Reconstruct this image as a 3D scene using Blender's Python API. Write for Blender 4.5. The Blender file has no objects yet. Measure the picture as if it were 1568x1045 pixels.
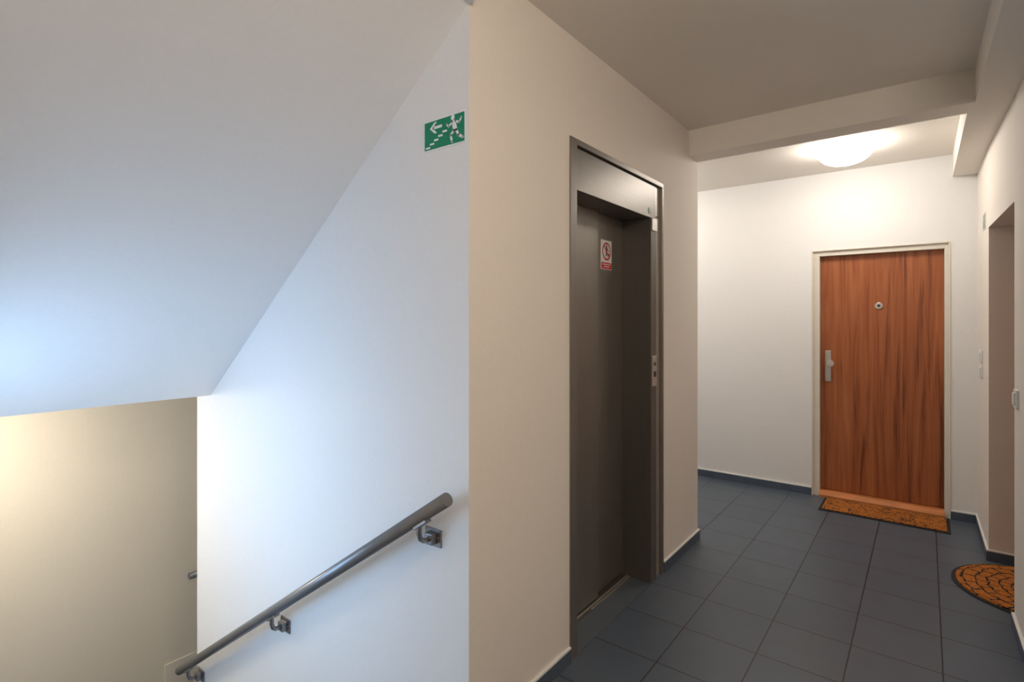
import bpy, bmesh, math
from mathutils import Vector, Matrix
S=bpy.context.scene
S.view_settings.view_transform='Standard'

# ---------------- materials ----------------
def srgb(r,g,b):
    f=lambda c:(c/255/12.92) if c/255<=0.04045 else ((c/255+0.055)/1.055)**2.4
    return (f(r),f(g),f(b),1)
def newmat(name):
    m=bpy.data.materials.new(name); m.use_nodes=True
    nt=m.node_tree; b=nt.nodes['Principled BSDF']
    return m,nt,b
def simple(name,col,rough=0.5,metal=0.0,var=0.04,scale=20,bump=0.0,stretch=None,spec=None):
    m,nt,b=newmat(name)
    tc=nt.nodes.new('ShaderNodeTexCoord'); mp=nt.nodes.new('ShaderNodeMapping')
    if stretch: mp.inputs['Scale'].default_value=stretch
    nt.links.new(tc.outputs['Object'],mp.inputs['Vector'])
    n=nt.nodes.new('ShaderNodeTexNoise'); n.inputs['Scale'].default_value=scale; n.inputs['Detail'].default_value=4
    nt.links.new(mp.outputs[0],n.inputs['Vector'])
    r=nt.nodes.new('ShaderNodeValToRGB')
    c=col
    r.color_ramp.elements[0].position=0.3; r.color_ramp.elements[1].position=0.7
    r.color_ramp.elements[0].color=(c[0]*(1-var),c[1]*(1-var),c[2]*(1-var),1)
    r.color_ramp.elements[1].color=(min(1,c[0]*(1+var)),min(1,c[1]*(1+var)),min(1,c[2]*(1+var)),1)
    nt.links.new(n.outputs['Fac'],r.inputs[0]); nt.links.new(r.outputs[0],b.inputs['Base Color'])
    b.inputs['Roughness'].default_value=rough; b.inputs['Metallic'].default_value=metal
    if spec is not None: b.inputs['Specular IOR Level'].default_value=spec
    if bump>0:
        bp=nt.nodes.new('ShaderNodeBump'); bp.inputs['Strength'].default_value=bump; bp.inputs['Distance'].default_value=0.002
        nt.links.new(n.outputs['Fac'],bp.inputs['Height']); nt.links.new(bp.outputs[0],b.inputs['Normal'])
    return m
M_white=simple('white_paint',(0.84,0.83,0.82,1),0.75,var=0.01,scale=60,bump=0.1,spec=0.2)
M_warm=simple('warm_lit_white',(0.81,0.755,0.69,1),0.75,var=0.012,scale=60,bump=0.1,spec=0.2)  # white wall paint with warm lamp light put into its colour
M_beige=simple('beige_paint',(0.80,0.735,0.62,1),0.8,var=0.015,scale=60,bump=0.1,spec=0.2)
M_ceil=simple('ceiling_paint',(0.88,0.83,0.76,1),0.85,var=0.01,scale=40,bump=0.1,spec=0.1)
M_steel=simple('brushed_steel',(0.25,0.228,0.205,1),0.42,0.7,var=0.09,scale=6,stretch=(40,40,0.6))
M_steeld=simple('dark_steel',(0.16,0.145,0.13,1),0.45,0.65,var=0.06,scale=6,stretch=(40,40,0.6))
M_steelh=simple('header_steel',(0.22,0.20,0.18,1),0.38,0.7,var=0.05,scale=5,stretch=(1,1,20))
M_steell=simple('light_steel',(0.50,0.46,0.41,1),0.4,0.6,var=0.03,scale=8)
M_rail=simple('rail_grey',(0.22,0.225,0.235,1),0.33,0.55,var=0.03,scale=30)
M_bracket=simple('bracket_metal',(0.30,0.29,0.29,1),0.3,0.85,var=0.05,scale=30)
M_chrome=simple('satin_nickel',(0.62,0.60,0.57,1),0.3,0.8,var=0.03)
M_black=simple('black_rubber',(0.012,0.012,0.013,1),0.7,var=0.2,scale=80)
M_base=simple('slate_baseboard',srgb(78,90,106),0.45,var=0.12,scale=12)
M_sealant=simple('white_sealant',(0.8,0.79,0.76,1),0.6)
M_plastic=simple('white_plastic',(0.82,0.82,0.80,1),0.35)
M_sill=simple('oak_threshold',srgb(200,126,70),0.45,var=0.2,scale=6,stretch=(1,12,12))
M_green=simple('sign_green',srgb(0,132,98),0.35,var=0.02)
M_label=simple('label_grey_green',srgb(120,150,130),0.4,var=0.02)
M_swhite=simple('sign_white',(0.85,0.87,0.86,1),0.4,var=0.01)
M_red=simple('sign_red',srgb(205,25,35),0.4,var=0.02)
M_ink=simple('sign_ink',(0.03,0.03,0.035,1),0.5)
M_frame=simple('door_frame_paint',(0.76,0.71,0.62,1),0.5,var=0.02)
M_step=simple('stair_tile',srgb(88,96,105),0.4,var=0.08,scale=8)

def emis(name,col,s):
    m,nt,b=newmat(name)
    b.inputs['Base Color'].default_value=(0.9,0.9,0.88,1)
    b.inputs['Emission Color'].default_value=col; b.inputs['Emission Strength'].default_value=s
    b.inputs['Roughness'].default_value=0.3
    return m
M_lamp=emis('lamp_glass',(1,0.94,0.86,1),29)
M_fill_corridor=emis('fill_glass_corridor',(1,0.87,0.73,1),44)
M_lamp3=emis('lamp_glass_landing',(1,0.89,0.72,1),46)
M_fill_lobby=emis('fill_glass_lobby',(1,0.94,0.87,1),24)

def tile_mat():
    m,nt,b=newmat('floor_tiles')
    tc=nt.nodes.new('ShaderNodeTexCoord'); mp=nt.nodes.new('ShaderNodeMapping')
    mp.inputs['Location'].default_value=(0.88+0.312*20,-2.115+0.315*20,0)
    nt.links.new(tc.outputs['Object'],mp.inputs['Vector'])
    br=nt.nodes.new('ShaderNodeTexBrick'); br.offset=0; br.squash=1
    br.inputs['Scale'].default_value=1; br.inputs['Brick Width'].default_value=0.312; br.inputs['Row Height'].default_value=0.315
    br.inputs['Mortar Size'].default_value=0.0028; br.inputs['Mortar Smooth'].default_value=0.05
    br.inputs['Color1'].default_value=srgb(83,94,108); br.inputs['Color2'].default_value=srgb(89,99,112)
    br.inputs['Mortar'].default_value=srgb(44,37,34)
    nt.links.new(mp.outputs[0],br.inputs['Vector'])
    n=nt.nodes.new('ShaderNodeTexNoise'); n.inputs['Scale'].default_value=9; n.inputs['Detail'].default_value=6
    nt.links.new(tc.outputs['Object'],n.inputs['Vector'])
    mx=nt.nodes.new('ShaderNodeMix'); mx.data_type='RGBA'; mx.blend_type='MULTIPLY'; mx.inputs[0].default_value=0.2
    nt.links.new(br.outputs['Color'],mx.inputs[6]); nt.links.new(n.outputs['Fac'],mx.inputs[7])
    nt.links.new(mx.outputs[2],b.inputs['Base Color'])
    b.inputs['Roughness'].default_value=0.38
    bp=nt.nodes.new('ShaderNodeBump'); bp.invert=True; bp.inputs['Strength'].default_value=0.5; bp.inputs['Distance'].default_value=0.002
    nt.links.new(br.outputs['Fac'],bp.inputs['Height']); nt.links.new(bp.outputs[0],b.inputs['Normal'])
    return m
M_tile=tile_mat()
def wood_mat():
    m,nt,b=newmat('walnut_laminate')
    tc=nt.nodes.new('ShaderNodeTexCoord')
    def noise(sc,scale,det,dist):
        mp=nt.nodes.new('ShaderNodeMapping'); mp.inputs['Scale'].default_value=sc
        nt.links.new(tc.outputs['Object'],mp.inputs['Vector'])
        n=nt.nodes.new('ShaderNodeTexNoise'); n.inputs['Scale'].default_value=scale; n.inputs['Detail'].default_value=det; n.inputs['Distortion'].default_value=dist
        nt.links.new(mp.outputs[0],n.inputs['Vector']); return n
    n1=noise((11,1,0.5),1.5,4,1.6); n2=noise((60,1,1.0),2.5,4,0.3)
    mx=nt.nodes.new('ShaderNodeMix'); mx.data_type='FLOAT'; mx.inputs[0].default_value=0.22
    nt.links.new(n1.outputs['Fac'],mx.inputs[2]); nt.links.new(n2.outputs['Fac'],mx.inputs[3])
    r=nt.nodes.new('ShaderNodeValToRGB'); e=r.color_ramp.elements
    e[0].position=0.34; e[0].color=srgb(102,52,26); e[1].position=0.68; e[1].color=srgb(174,104,62)
    x=e.new(0.45); x.color=srgb(150,82,44)
    nt.links.new(mx.outputs[0],r.inputs[0]); nt.links.new(r.outputs[0],b.inputs['Base Color'])
    b.inputs['Roughness'].default_value=0.42
    return m
M_wood=wood_mat()
def coir(polar,name,cx=0,cy=0):
    m,nt,b=newmat(name)
    tc=nt.nodes.new('ShaderNodeTexCoord')
    r=nt.nodes.new('ShaderNodeValToRGB'); e=r.color_ramp.elements
    if polar:
        sp=nt.nodes.new('ShaderNodeSeparateXYZ'); nt.links.new(tc.outputs['Object'],sp.inputs[0])
        def mth(op,a,bv):
            k=nt.nodes.new('ShaderNodeMath'); k.operation=op
            for i,v in enumerate((a,bv)):
                if v is None: continue
                if isinstance(v,(int,float)): k.inputs[i].default_value=v
                else: nt.links.new(v,k.inputs[i])
            return k.outputs[0]
        dx=mth('SUBTRACT',sp.outputs[0],cx); dy=mth('SUBTRACT',sp.outputs[1],cy)
        rad=mth('SQRT',mth('ADD',mth('MULTIPLY',dx,dx),mth('MULTIPLY',dy,dy)),None)
        an=mth('MULTIPLY',mth('ARCTAN2',dy,mth('MULTIPLY',dx,-1)),0.25)
        cb=nt.nodes.new('ShaderNodeCombineXYZ'); nt.links.new(mth('ADD',an,5),cb.inputs[0]); nt.links.new(rad,cb.inputs[1])
        nz=nt.nodes.new('ShaderNodeTexNoise'); nz.inputs['Scale'].default_value=14; nt.links.new(tc.outputs['Object'],nz.inputs['Vector'])
        vm=nt.nodes.new('ShaderNodeVectorMath'); vm.operation='MULTIPLY_ADD'; vm.inputs[1].default_value=(0.06,0.06,0)
        nt.links.new(nz.outputs['Color'],vm.inputs[0]); nt.links.new(cb.outputs[0],vm.inputs[2])
        br=nt.nodes.new('ShaderNodeTexBrick'); br.inputs['Scale'].default_value=1
        br.inputs['Brick Width'].default_value=0.075; br.inputs['Row Height'].default_value=0.052; br.inputs['Mortar Size'].default_value=0.004
        nt.links.new(vm.outputs[0],br.inputs['Vector'])
        fac=br.outputs['Fac']
        e[0].position=0.3; e[0].color=(1,1,1,1); e[1].position=0.6; e[1].color=(0,0,0,1)
    else:
        nz=nt.nodes.new('ShaderNodeTexNoise'); nz.inputs['Scale'].default_value=16; nz.inputs['Detail'].default_value=3; nz.inputs['Distortion'].default_value=1.5
        nt.links.new(tc.outputs['Object'],nz.inputs['Vector'])
        ab=nt.nodes.new('ShaderNodeMath'); ab.operation='SUBTRACT'; ab.inputs[1].default_value=0.5
        nt.links.new(nz.outputs['Fac'],ab.inputs[0])
        a2=nt.nodes.new('ShaderNodeMath'); a2.operation='ABSOLUTE'; nt.links.new(ab.outputs[0],a2.inputs[0])
        fac=a2.outputs[0]
        e[0].position=0.018; e[0].color=(0,0,0,1); e[1].position=0.034; e[1].color=(1,1,1,1)
    nt.links.new(fac,r.inputs[0])
    n=nt.nodes.new('ShaderNodeTexNoise'); n.inputs['Scale'].default_value=260; n.inputs['Detail'].default_value=3
    nt.links.new(tc.outputs['Object'],n.inputs['Vector'])
    rr=nt.nodes.new('ShaderNodeValToRGB'); rr.color_ramp.elements[0].position=0.35; rr.color_ramp.elements[0].color=srgb(130,70,14)
    rr.color_ramp.elements[1].position=0.65; rr.color_ramp.elements[1].color=srgb(214,130,44)
    nt.links.new(n.outputs['Fac'],rr.inputs[0])
    mx=nt.nodes.new('ShaderNodeMix'); mx.data_type='RGBA'; mx.inputs[6].default_value=srgb(34,26,20)
    nt.links.new(r.outputs[0],mx.inputs[0]); nt.links.new(rr.outputs[0],mx.inputs[7])
    nt.links.new(mx.outputs[2],b.inputs['Base Color']); b.inputs['Roughness'].default_value=0.95
    bp=nt.nodes.new('ShaderNodeBump'); bp.inputs['Strength'].default_value=0.8; bp.inputs['Distance'].default_value=0.004
    nt.links.new(n.outputs['Fac'],bp.inputs['Height']); nt.links.new(bp.outputs[0],b.inputs['Normal'])
    return m
M_coir=coir(False,'coir_scroll')
M_coir2=coir(True,'coir_mosaic',0.49,3.83)

# ---------------- geometry helpers ----------------
def finish(name,bm,mats,parent=None,smooth=False,bevel=0,seg=2):
    bmesh.ops.recalc_face_normals(bm,faces=bm.faces)
    me=bpy.data.meshes.new(name); bm.to_mesh(me); bm.free()
    if not isinstance(mats,(list,tuple)): mats=[mats]
    for m in mats: me.materials.append(m)
    ob=bpy.data.objects.new(name,me); S.collection.objects.link(ob)
    if smooth:
        for p in me.polygons: p.use_smooth=True
    if bevel>0:
        md=ob.modifiers.new('bevel','BEVEL'); md.width=bevel; md.segments=seg; md.limit_method='ANGLE'; md.angle_limit=math.radians(40)
    if parent:
        ob.parent=parent; ob.location=-parent.location
    return ob
def empty(name,loc):
    e=bpy.data.objects.new(name,None); e.location=loc; e.empty_display_size=0.1; S.collection.objects.link(e); return e
def abox(bm,x0,x1,y0,y1,z0,z1,mi=0):
    v=[bm.verts.new(p) for p in ((x0,y0,z0),(x1,y0,z0),(x1,y1,z0),(x0,y1,z0),(x0,y0,z1),(x1,y0,z1),(x1,y1,z1),(x0,y1,z1))]
    for f in ((0,3,2,1),(4,5,6,7),(0,1,5,4),(1,2,6,5),(2,3,7,6),(3,0,4,7)):
        fc=bm.faces.new([v[i] for i in f]); fc.material_index=mi
def boxes(name,bl,mats,parent=None,bevel=0):
    bm=bmesh.new()
    for b in bl: abox(bm,*b)
    return finish(name,bm,mats,parent,bevel=bevel)
def aprism(bm,pts,axis,a0,a1,mi=0):
    def P(p,a):
        return {'z':(p[0],p[1],a),'y':(p[0],a,p[1]),'x':(a,p[0],p[1])}[axis]
    A=[bm.verts.new(P(p,a0)) for p in pts]; B=[bm.verts.new(P(p,a1)) for p in pts]; n=len(pts)
    fs=[bm.faces.new(A),bm.faces.new(B[::-1])]+[bm.faces.new((A[i],B[i],B[(i+1)%n],A[(i+1)%n])) for i in range(n)]
    for f in fs: f.material_index=mi
def prism(name,pts,axis,a0,a1,mats,parent=None,bevel=0):
    bm=bmesh.new(); aprism(bm,pts,axis,a0,a1); return finish(name,bm,mats,parent,bevel=bevel)
def acyl(bm,p0,p1,r,seg=24,mi=0):
    p0=Vector(p0);p1=Vector(p1);d=(p1-p0).normalized()
    u=d.orthogonal().normalized();w=d.cross(u)
    A=[];B=[]
    for i in range(seg):
        a=2*math.pi*i/seg;o=u*math.cos(a)*r+w*math.sin(a)*r
        A.append(bm.verts.new(p0+o));B.append(bm.verts.new(p1+o))
    fs=[bm.faces.new(A[::-1]),bm.faces.new(B)]
    for i in range(seg):
        f=bm.faces.new((A[i],A[(i+1)%seg],B[(i+1)%seg],B[i])); f.smooth=True; fs.append(f)
    for f in fs: f.material_index=mi
def path_tube(bm,pts,r,seg=14):
    pts=[Vector(p) for p in pts]; rings=[]
    for i,p in enumerate(pts):
        d=(pts[min(i+1,len(pts)-1)]-pts[max(i-1,0)]).normalized()
        u=d.cross(Vector((1,0,0.001))).normalized(); w=d.cross(u).normalized()
        rings.append([bm.verts.new(p+u*math.cos(2*math.pi*k/seg)*r+w*math.sin(2*math.pi*k/seg)*r) for k in range(seg)])
    for a,b in zip(rings,rings[1:]):
        for k in range(seg):
            f=bm.faces.new((a[k],a[(k+1)%seg],b[(k+1)%seg],b[k])); f.smooth=True
    bm.faces.new(rings[0]); bm.faces.new(rings[-1][::-1])

# ---------------- constants ----------------
XW=-1.165; YC=1.28; YE=3.47; YB=4.93; ZC=2.6; ZB=2.44
XS=-3.197; YF=0.10; XL=-4.2; ZL=-1.36
NY0,NY1,NZ=3.37,4.21,1.965          # entrance niche in the right wall
def xr(y):                            # right wall is slightly out of square
    if y>=NY1: return 0.288+(YB-y)/(YB-NY1)*0.007
    if y>=NY0: return 0.295+(NY1-y)/(NY1-NY0)*0.030
    return 0.325+(NY0-y)*0.012

# ---------------- shell ----------------
prism('floor',[(XW,-1.7),(1.3,-1.7),(1.3,1.9),(0.75,1.9),(0.75,5.10),(-2.6,5.10),(-2.6,YE),(XW,YE)],'z',-0.12,0,M_tile)
boxes('ceiling',[(XW-0.02,1.3,-1.7,YC,ZC,ZC+0.1),(-2.7,1.3,YC,5.13,ZC,ZC+0.1)],M_ceil)
bm=bmesh.new()
aprism(bm,[(XW,YC),(XW,1.896),(XW-0.2,1.896),(XW-0.2,YC+0.2)],'z',-0.12,ZC)
abox(bm,XW-0.2,XW,2.89,YE,0,ZC)
abox(bm,XW-0.2,XW,1.896,2.89,2.18,ZC)
finish('wall_elevator',bm,M_warm)
prism('wall_stair',[(XW,YC),(XW-0.2,YC+0.2),(XS,YC+0.2),(XS,YC)],'z',ZL,ZC,M_white)
boxes('wall_shaft_rear',[(XS,XS+0.15,YC+0.2,3.2,ZL,1.5)],M_beige)
boxes('wall_shaft_end',[(-2.6,XW-0.2,YE-0.15,YE,0,ZC)],M_white)
boxes('wall_lobby_side',[(-2.7,-2.6,YE-0.15,YB,0,ZC)],M_white)
boxes('wall_back',[(-2.7,-0.726,YB,YB+0.2,0,ZC),(0.136,0.75,YB,YB+0.2,0,ZC),(-0.726,0.136,YB,YB+0.2,1.978,ZC),(-0.726,0.136,YB+0.14,YB+0.2,0,1.978)],M_white)
bm=bmesh.new()
for a,b_,z0,z1 in ((NY1,YB,0,ZC),(NY0,NY1,NZ,ZC),(1.9,NY0,0,ZC)):
    aprism(bm,[(xr(a),a),(0.7,a),(0.7,b_),(xr(b_),b_)],'z',z0,z1)
abox(bm,0.7,0.75,NY0-0.05,NY1+0.05,0,ZC)
finish('wall_right',bm,M_warm)
boxes('wall_corridor_side',[(1.2,1.3,-1.7,1.9,0,ZC)],M_warm)
boxes('wall_corridor_return',[(0.7,1.2,1.9,2.0,0,ZC)],M_warm)
boxes('wall_corridor_rear',[(XW-0.1,1.2,-1.7,-1.6,0,ZC)],M_warm)
boxes('wall_corridor_left',[(XW-0.1,XW,-1.6,YF-0.1,0,ZC)],M_warm)
WX0,WX1,WZ0,WZ1=-2.72,-1.90,0.30,1.20
boxes('wall_stair_outer',[(XL,WX0,YF-0.1,YF,ZL,ZC),(WX1,XW,YF-0.1,YF,ZL,ZC),(WX0,WX1,YF-0.1,YF,ZL,WZ0),(WX0,WX1,YF-0.1,YF,WZ1,ZC)],M_white)
boxes('wall_landing',[(XL-0.1,XL,YF-0.1,3.3,ZL,1.2)],M_beige)
boxes('wall_landing_end',[(XL,XS+0.15,3.2,3.3,ZL,1.2)],M_beige)
boxes('floor_landing',[(XL,XS,YF,3.2,ZL-0.12,ZL)],M_step)
boxes('ceiling_landing',[(XL,XS,YC,3.2,1.014,1.2)],M_beige)
bm=bmesh.new(); n=8; run=(XW-XS)/n; rise=-ZL/n
pts=[(XW-0.001,-rise)]
for i in range(1,n):
    x=XW-run*i; pts.append((x,-rise*i)); pts.append((x,-rise*(i+1)))
pts.append((XS+0.2,ZL-0.12)); pts.append((XW-0.001,-0.36))
aprism(bm,pts,'y',YF+0.003,YC-0.003)
finish('staircase',bm,M_step)
prism('staircase_soffit',[(XW,2.436),(-3.03,1.014),(XL,1.014),(XL,1.2),(-3.1,1.2),(XW,2.70)],'y',YF,YC,M_white)
boxes('ceiling_beam',[(XW,-1.13,YF,YC,2.436,ZC)],M_white)
boxes('ceiling_beam',[(XW,xr(3.4),3.31,YE,ZB,ZC)],M_ceil)
bm=bmesh.new()
aprism(bm,[(0.163,YE),(0.153,YB),(xr(YB),YB),(0.295,NY1),(xr(YE),YE)],'z',ZB,ZC)
aprism(bm,[(0.203,1.9),(0.185,3.31),(xr(3.31),3.31),(xr(1.9),1.9)],'z',ZB,ZC)
finish('ceiling_beam',bm,M_ceil)

def bbpts(name,pts):
    bm=bmesh.new(); aprism(bm,pts,'z',0,0.058,0); aprism(bm,pts,'z',0.058,0.066,1)
    return finish(name,bm,[M_base,M_sealant])
def baseboard(name,x0,x1,y0,y1): return bbpts(name,[(x0,y0),(x1,y0),(x1,y1),(x0,y1)])
T=0.011
baseboard('baseboard_elevator_near',XW,XW+T,YC,1.893)
baseboard('baseboard_elevator_far',XW,XW+T,2.893,YE+T)
baseboard('baseboard_shaft_end',-2.6,XW,YE,YE+T)
baseboard('baseboard_back_left',-2.6,-0.734,YB-T,YB)
baseboard('baseboard_back_right',0.144,xr(YB),YB-T,YB)
bbpts('baseboard_right_far',[(xr(NY1)-T,NY1-T),(xr(NY1),NY1-T),(xr(YB),YB-T),(xr(YB)-T,YB-T)])
baseboard('baseboard_niche',0.296,0.6,NY1-T,NY1)
bbpts('baseboard_right_near',[(xr(1.9)-T,1.9),(xr(1.9),1.9),(xr(NY0),NY0),(xr(NY0)-T,NY0)])

w=empty('window_1',((WX0+WX1)/2,YF-0.05,0.7))
fw=0.04
boxes('frame',[(WX0,WX0+fw,YF-0.08,YF-0.02,WZ0,WZ1),(WX1-fw,WX1,YF-0.08,YF-0.02,WZ0,WZ1),(WX0+fw,WX1-fw,YF-0.08,YF-0.02,WZ0,WZ0+fw),(WX0+fw,WX1-fw,YF-0.08,YF-0.02,WZ1-fw,WZ1)],M_plastic,w)

# ---------------- elevator ----------------
el=empty('elevator_door',(XW,2.4,0))
F=XW+0.006
boxes('casing',[(-1.40,F,1.896,1.949,0,2.18),(-1.40,F,1.949,2.89,2.155,2.18),(-1.24,F,2.868,2.89,0,2.155)],M_steel,el,bevel=0.002)
boxes('header',[(-1.40,XW-0.008,1.949,2.81,1.97,2.150)],M_steelh,el,bevel=0.002)
boxes('jamb',[(-1.40,XW,2.728,2.80,0,1.968)],M_steeld,el,bevel=0.002)
boxes('side_strip',[(-1.24,XW-0.012,2.80,2.868,0,1.985),(-1.24,XW-0.012,2.812,2.868,1.99,2.153)],M_steell,el,bevel=0.001)
boxes('panel_fast',[(-1.345,-1.313,1.949,2.414,0.012,1.97)],M_steel,el,bevel=0.002)
boxes('panel_slow',[(-1.375,-1.333,2.40,2.728,0.012,1.97)],M_steel,el,bevel=0.002)
boxes('leak_backing',[(-1.44,-1.405,1.85,2.95,-0.1,2.25),(-1.40,-1.25,2.80,2.885,-0.1,2.15)],M_steeld,el)  # hidden plates added to block light leaking around the elevator doors
boxes('sill',[(-1.40,-1.285,1.90,2.886,-0.03,0.003)],M_steeld,el)
boxes('sill_groove',[(-1.308,-1.300,1.955,2.725,0.003,0.007),(-1.292,-1.285,2.3,2.725,0.003,0.007)],M_steell,el)
boxes('entry_tile',[(-1.285,XW-0.001,1.90,2.886,-0.03,0.001)],M_step,el)
boxes('call_plate',[(XW,XW+0.006,2.735,2.793,1.06,1.225)],M_chrome,el,bevel=0.002)
boxes('call_button',[(XW+0.006,XW+0.009,2.75,2.778,1.11,1.14)],M_ink,el,bevel=0.001)
boxes('call_indicator',[(XW+0.006,XW+0.008,2.752,2.776,1.17,1.19)],M_steeld,el)
boxes('floor_label',[(XW-0.008,XW-0.006,2.71,2.74,1.99,2.02)],M_label,el)
boxes('top_display',[(XW,XW+0.006,2.733,2.80,1.90,1.966)],M_chrome,el,bevel=0.002)

def flat(name,polys,mat,fn,layer,parent):
    bm=bmesh.new()
    for p in polys: bm.faces.new([bm.verts.new(fn(u,v,layer)) for u,v in p])
    me=bpy.data.meshes.new(name); bm.to_mesh(me); bm.free(); me.materials.append(mat)
    ob=bpy.data.objects.new(name,me); S.collection.objects.link(ob); ob.parent=parent; ob.location=-parent.location
    return ob
def seg(a,b,t):
    dx,dy=b[0]-a[0],b[1]-a[1]; L=math.hypot(dx,dy); nx,ny=-dy/L*t/2,dx/L*t/2
    return [(a[0]+nx,a[1]+ny),(a[0]-nx,a[1]-ny),(b[0]-nx,b[1]-ny),(b[0]+nx,b[1]+ny)]
def poly(pts,t):
    out=[seg(a,b,t) for a,b in zip(pts,pts[1:])]
    for p in pts: out.append(circ(p,t/2,10))
    return out
def circ(c,r,n=24): return [(c[0]+r*math.cos(2*math.pi*i/n),c[1]+r*math.sin(2*math.pi*i/n)) for i in range(n)]
def ring(c,r0,r1,n=32):
    o=[]
    for i in range(n):
        a=2*math.pi*i/n;b=2*math.pi*(i+1)/n
        o.append([(c[0]+r*math.cos(t),c[1]+r*math.sin(t)) for r,t in ((r0,a),(r1,a),(r1,b),(r0,b))])
    return o
def rect(u0,u1,v0,v1): return [(u0,v0),(u1,v0),(u1,v1),(u0,v1)]
def man(ox,oy,s=1):
    P=lambda *l:[(ox+x*s,oy+y*s) for x,y in l]
    o=[circ(P((0.26,0.83))[0],0.085*s)]
    o.append(P((0.20,0.72),(0.38,0.74),(0.47,0.40),(0.29,0.36)))
    o+=poly(P((0.23,0.69),(0.08,0.58),(-0.02,0.66)),0.07*s)
    o+=poly(P((0.38,0.70),(0.55,0.62),(0.64,0.76)),0.07*s)
    o+=poly(P((0.32,0.42),(0.16,0.30),(0.22,0.08)),0.09*s)
    o+=poly(P((0.41,0.42),(0.52,0.24),(0.70,0.14)),0.09*s)
    return o

ex=empty('emergency_exit_sign',(-1.275,YC,2.045))
ew=1.93
boxes('plate',[(-1.372,-1.179,YC-0.002,YC,1.992,2.098)],M_swhite,ex)
fn=lambda u,v,l:(-1.372+u*0.1,YC-0.002-0.0005*l,1.992+v*0.106)
flat('green_field',[rect(0.035,ew-0.035,0.05,0.95)],M_green,fn,1,ex)
pic=[[(0.30,0.72),(0.52,0.90),(0.64,0.90),(0.49,0.77),(0.49,0.67),(0.64,0.54),(0.52,0.54)],rect(0.44,0.88,0.675,0.765)]
for i in range(5): pic.append(rect(0.10+0.2*i,0.10+0.2*i+0.21,0.09+0.10*i,0.09+0.10*i+0.06))
pic+=man(1.12,0.04,1.0)
flat('pictogram',pic,M_swhite,fn,2,ex)

ps=empty('prohibition_sign',(-1.333,2.535,1.76))
boxes('plate',[(-1.333,-1.3305,2.477,2.594,1.684,1.838)],M_swhite,ps)
fn2=lambda u,v,l:(-1.3305+0.0005*l,2.477+u*0.1,1.684+v*0.1)
flat('red_band',[rect(0.03,1.14,0.03,0.36)],M_red,fn2,1,ps)
flat('band_text',[rect(0.15,1.02,0.24,0.29),rect(0.3,0.9,0.12,0.17)],M_swhite,fn2,2,ps)
flat('figure',[circ((0.58,1.20),0.08),rect(0.50,0.66,0.90,1.12),rect(0.50,0.57,0.70,0.90),rect(0.60,0.67,0.70,0.90),seg((0.66,1.1),(0.84,0.95),0.06),rect(0.78,0.9,0.70,0.86)],M_ink,fn2,1,ps)
flat('red_ring',ring((0.585,0.95),0.38,0.47)+[seg((0.31,1.22),(0.86,0.68),0.08)],M_red,fn2,2,ps)

# ---------------- apartment door ----------------
dr=empty('door_1',(-0.285,YB,0))
boxes('frame',[(-0.726,-0.677,YB+0.012,YB+0.12,0,1.978),(0.108,0.136,YB+0.012,YB+0.12,0,1.978),(-0.677,0.108,YB+0.012,YB+0.12,1.936,1.978)],M_frame,dr,bevel=0.002)
boxes('frame_lip',[(-0.732,-0.722,YB-0.006,YB+0.02,0,1.984),(0.132,0.142,YB-0.006,YB+0.02,0,1.984),(-0.722,0.132,YB-0.006,YB+0.02,1.974,1.984)],M_frame,dr,bevel=0.002)
boxes('leaf',[(-0.676,0.107,YB+0.06,YB+0.10,0.052,1.935)],M_wood,dr,bevel=0.002)
prism('threshold',[(YB-0.015,0),(YB-0.015,0.02),(YB+0.02,0.045),(YB+0.11,0.05),(YB+0.11,0)],'x',-0.680,0.111,M_sill,dr,bevel=0.002)
L=YB+0.06
bm=bmesh.new(); acyl(bm,(-0.284,L,1.531),(-0.284,L-0.008,1.531),0.026); finish('peephole_ring',bm,M_chrome,dr,bevel=0.002)
bm=bmesh.new(); acyl(bm,(-0.284,L-0.008,1.531),(-0.284,L-0.012,1.531),0.010); finish('peephole_lens',bm,M_ink,dr)
boxes('handle_plate',[(-0.643,-0.600,L-0.01,L,0.925,1.175)],M_chrome,dr,bevel=0.009)
bm=bmesh.new()
acyl(bm,(-0.613,L-0.01,1.075),(-0.605,L-0.045,1.075),0.011); acyl(bm,(-0.605,L-0.040,1.075),(-0.600,L-0.062,1.075),0.026)
finish('handle_knob',bm,M_chrome,dr,bevel=0.004)
bm=bmesh.new(); acyl(bm,(-0.617,L-0.01,0.985),(-0.617,L-0.03,0.985),0.019); finish('lock_cylinder',bm,M_chrome,dr)

d2=empty('door_2',(0.62,3.79,0))
boxes('leaf',[(0.60,0.64,3.42,4.15,0.01,1.92)],M_wood,d2,bevel=0.002)
boxes('frame',[(0.58,0.66,3.375,3.42,0,1.96),(0.58,0.66,4.15,4.197,0,1.96),(0.58,0.66,3.42,4.15,1.92,1.96)],M_frame,d2)
boxes('handle_plate',[(0.59,0.60,3.46,3.50,0.93,1.17)],M_chrome,d2,bevel=0.004)
bm=bmesh.new(); acyl(bm,(0.59,3.48,1.06),(0.55,3.48,1.06),0.011); acyl(bm,(0.555,3.47,1.06),(0.555,3.59,1.06),0.01); finish('handle_lever',bm,M_chrome,d2)

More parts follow.
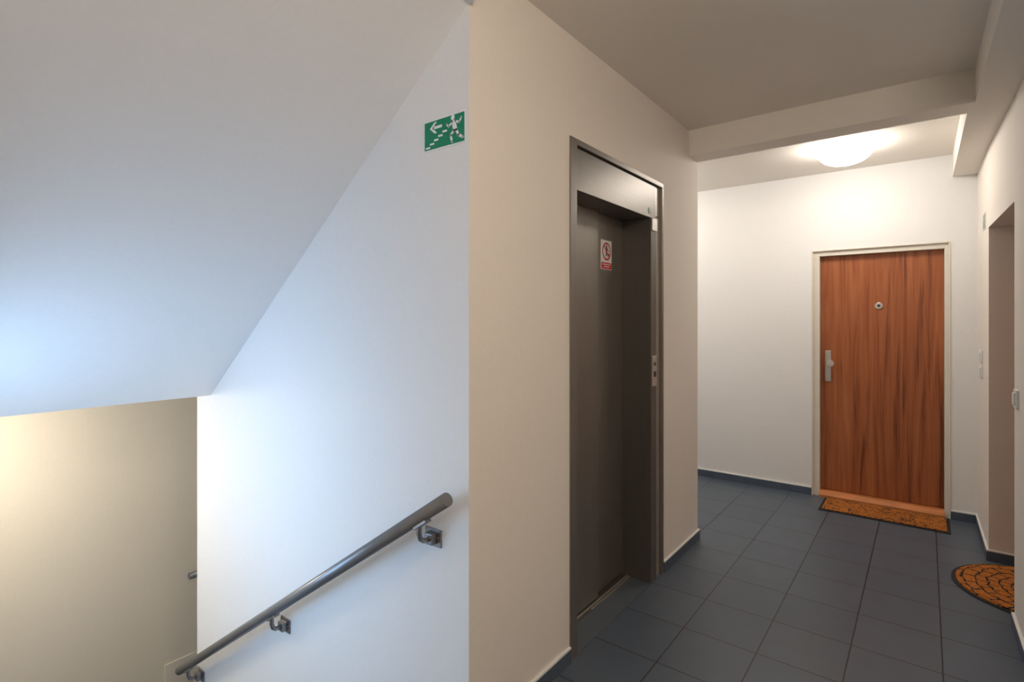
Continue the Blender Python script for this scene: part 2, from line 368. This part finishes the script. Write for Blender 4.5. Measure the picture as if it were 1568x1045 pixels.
# ---------------- doormats ----------------
dm=empty('doormat',(-0.25,4.74,0))
x0,x1,y0,y1=-0.635,0.135,4.57,4.90; bw=0.018
boxes('rubber_edge',[(x0,x1,y0,y1,0.0,0.006)],M_black,dm,bevel=0.002)
boxes('coir_pile',[(x0+bw,x1-bw,y0+bw,y1-bw,0.006,0.013)],M_coir,dm,bevel=0.003)
dn=empty('doormat',(0.49,3.83,0))
def half(r,off): return [(0.55-off,3.83-r*0.99)]+[(0.49-r*math.cos(a)*1.06,3.83+r*math.sin(a)) for a in [math.radians(-90+i*5) for i in range(37)]]+[(0.55-off,3.83+r*0.99)]
prism('rubber_edge',half(0.356,0),'z',0,0.006,M_black,dn)
prism('coir_pile',half(0.338,0.015),'z',0.006,0.013,M_coir2,dn)

# ---------------- lamps ----------------
def dome(name,x,y,z,r,h,mat):
    e=empty(name,(x,y,z))
    bm=bmesh.new(); acyl(bm,(x,y,z),(x,y,z-0.02),r*0.9,40); finish('base',bm,M_plastic,e)
    bm=bmesh.new(); N=40; K=10; rings=[]
    for k in range(K):
        a=math.pi/2*k/K; rr=r*math.cos(a)**0.8 if k else r; zz=z-0.02-(h-0.02)*math.sin(a)
        rings.append([bm.verts.new((x+rr*math.cos(2*math.pi*i/N),y+rr*math.sin(2*math.pi*i/N),zz)) for i in range(N)])
    for a,b in zip(rings,rings[1:]):
        for i in range(N): bm.faces.new((a[i],a[(i+1)%N],b[(i+1)%N],b[i]))
    tip=bm.verts.new((x,y,z-h))
    for i in range(N): bm.faces.new((rings[-1][i],rings[-1][(i+1)%N],tip))
    bm.faces.new(rings[0])
    finish('glass_dome',bm,mat,e,smooth=True)
dome('corridor_fill_lamp',-0.43,4.23,ZC,0.168,0.13,M_lamp)
dome('corridor_fill_lamp',0.45,0.40,ZC,0.175,0.25,M_fill_corridor)  # unseen fill dome, added to light elevator wall, soffit and corridor ceiling
dome('corridor_fill_lamp',-3.50,0.33,1.014,0.15,0.12,M_lamp3)
dome('corridor_fill_lamp',-1.95,4.15,ZC,0.168,0.15,M_fill_lobby)  # unseen fill dome, added to even out light on the back wall

# ---------------- handrail ----------------
hr=empty('handrail',(-2.2,1.21,0.17))
RY=1.212; sl=0.663
rz=lambda x:0.847+sl*(x+1.196)
bm=bmesh.new(); acyl(bm,(-1.196,RY,rz(-1.196)),(-3.25,RY,rz(-3.25)),0.0225,36); finish('rail_tube',bm,M_rail,hr)
def bracket(x,i):
    z=rz(x); pz=z-0.085
    bm=bmesh.new()
    abox(bm,x-0.038,x+0.038,YC-0.006,YC,pz-0.03,pz+0.03)
    abox(bm,x-0.02,x+0.02,YC-0.03,YC-0.006,pz-0.018,pz+0.018)
    path_tube(bm,[(x,YC-0.03,pz),(x,YC-0.05,pz+0.002),(x,RY+0.006,pz+0.012),(x,RY,pz+0.03),(x,RY,z-0.02)],0.009)
    for s in (-0.026,0.026): acyl(bm,(x+s,YC-0.006,pz),(x+s,YC-0.010,pz),0.006,12)
    a=math.atan(sl); c=Vector((x,RY,z)); d=Vector((math.cos(a),0,math.sin(a))); nn=Vector((-math.sin(a),0,math.cos(a)))
    vs=[]
    for sx in (-0.035,0.035):
        for sy in (-0.014,0.014):
            for sz in (-0.029,-0.020):
                vs.append(bm.verts.new(c+d*sx+Vector((0,sy,0))+nn*sz))
    for f in ((0,1,3,2),(4,6,7,5),(0,4,5,1),(2,3,7,6),(0,2,6,4),(1,5,7,3)): bm.faces.new([vs[k] for k in f])
    finish('bracket_%d'%i,bm,M_bracket,hr,bevel=0.0015)
for i,x in enumerate((-1.325,-2.27,-3.14)): bracket(x,i+1)
h2=empty('handrail',(XL+0.07,2.2,-0.4))
bm=bmesh.new(); acyl(bm,(XL+0.07,1.60,-0.40),(XL+0.07,3.0,-0.40),0.0225,24); finish('rail_tube',bm,M_rail,h2)
bm=bmesh.new(); 
for y in (1.78,2.8):
    abox(bm,XL,XL+0.006,y-0.03,y+0.03,-0.50,-0.44); path_tube(bm,[(XL+0.006,y,-0.47),(XL+0.05,y,-0.465),(XL+0.07,y,-0.44),(XL+0.07,y,-0.42)],0.009)
finish('brackets',bm,M_bracket,h2)
boxes('wall_patch',[(XL,XL+0.008,1.469,1.95,-1.34,-0.99)],M_beige,bevel=0.002)  # thin raised beige patch low on the landing wall

# ---------------- switches & small sign ----------------
def switch(y,z,s=0.04):
    X=xr(y)+0.001; e=empty('light_switch',(X,y,z))
    boxes('plate',[(X-0.012,X,y-s,y+s,z-s,z+s)],M_plastic,e,bevel=0.003)
    boxes('rocker',[(X-0.018,X-0.012,y-s*0.65,y+s*0.65,z-s*0.65,z+s*0.65)],M_plastic,e,bevel=0.002)
switch(4.60,1.185); switch(4.60,1.085); switch(3.27,1.063,0.042)
X=xr(4.45)
e=empty('emergency_sign',(X,4.45,2.03))  # small green exit sign with running figure
boxes('plate',[(X-0.003,X,4.38,4.52,1.985,2.085)],M_swhite,e)
fn3=lambda u,v,l:(X-0.003-0.0005*l,4.38+u*0.1,1.985+v*0.1)
flat('green_field',[rect(0.06,1.34,0.06,0.94)],M_label,fn3,1,e)
flat('pictogram',man(0.35,0.08,0.85),M_swhite,fn3,2,e)

# ---------------- daylight ----------------
ld=bpy.data.lights.new('daylight','AREA'); ld.shape='RECTANGLE'; ld.size=0.8; ld.size_y=0.88; ld.energy=14; ld.color=(0.40,0.66,1.0)
lo=bpy.data.objects.new('daylight',ld); lo.location=((WX0+WX1)/2,YF-0.11,(WZ0+WZ1)/2)
lo.rotation_euler=Vector((0,1,0)).to_track_quat('-Z','Z').to_euler()
S.collection.objects.link(lo)
wd=bpy.data.worlds.new('world'); S.world=wd; wd.use_nodes=True
wd.node_tree.nodes['Background'].inputs[0].default_value=(0.6,0.75,1,1); wd.node_tree.nodes['Background'].inputs[1].default_value=0.8

# ---------------- camera ----------------
cd=bpy.data.cameras.new('camera'); cam=bpy.data.objects.new('camera',cd); S.collection.objects.link(cam)
cam.location=(0,0,1.41); cam.rotation_euler=(math.radians(90),0,math.radians(37.7))
cd.sensor_width=36; cd.lens=36*819/1568; cd.shift_y=-0.0191; cd.clip_start=0.02
S.camera=cam
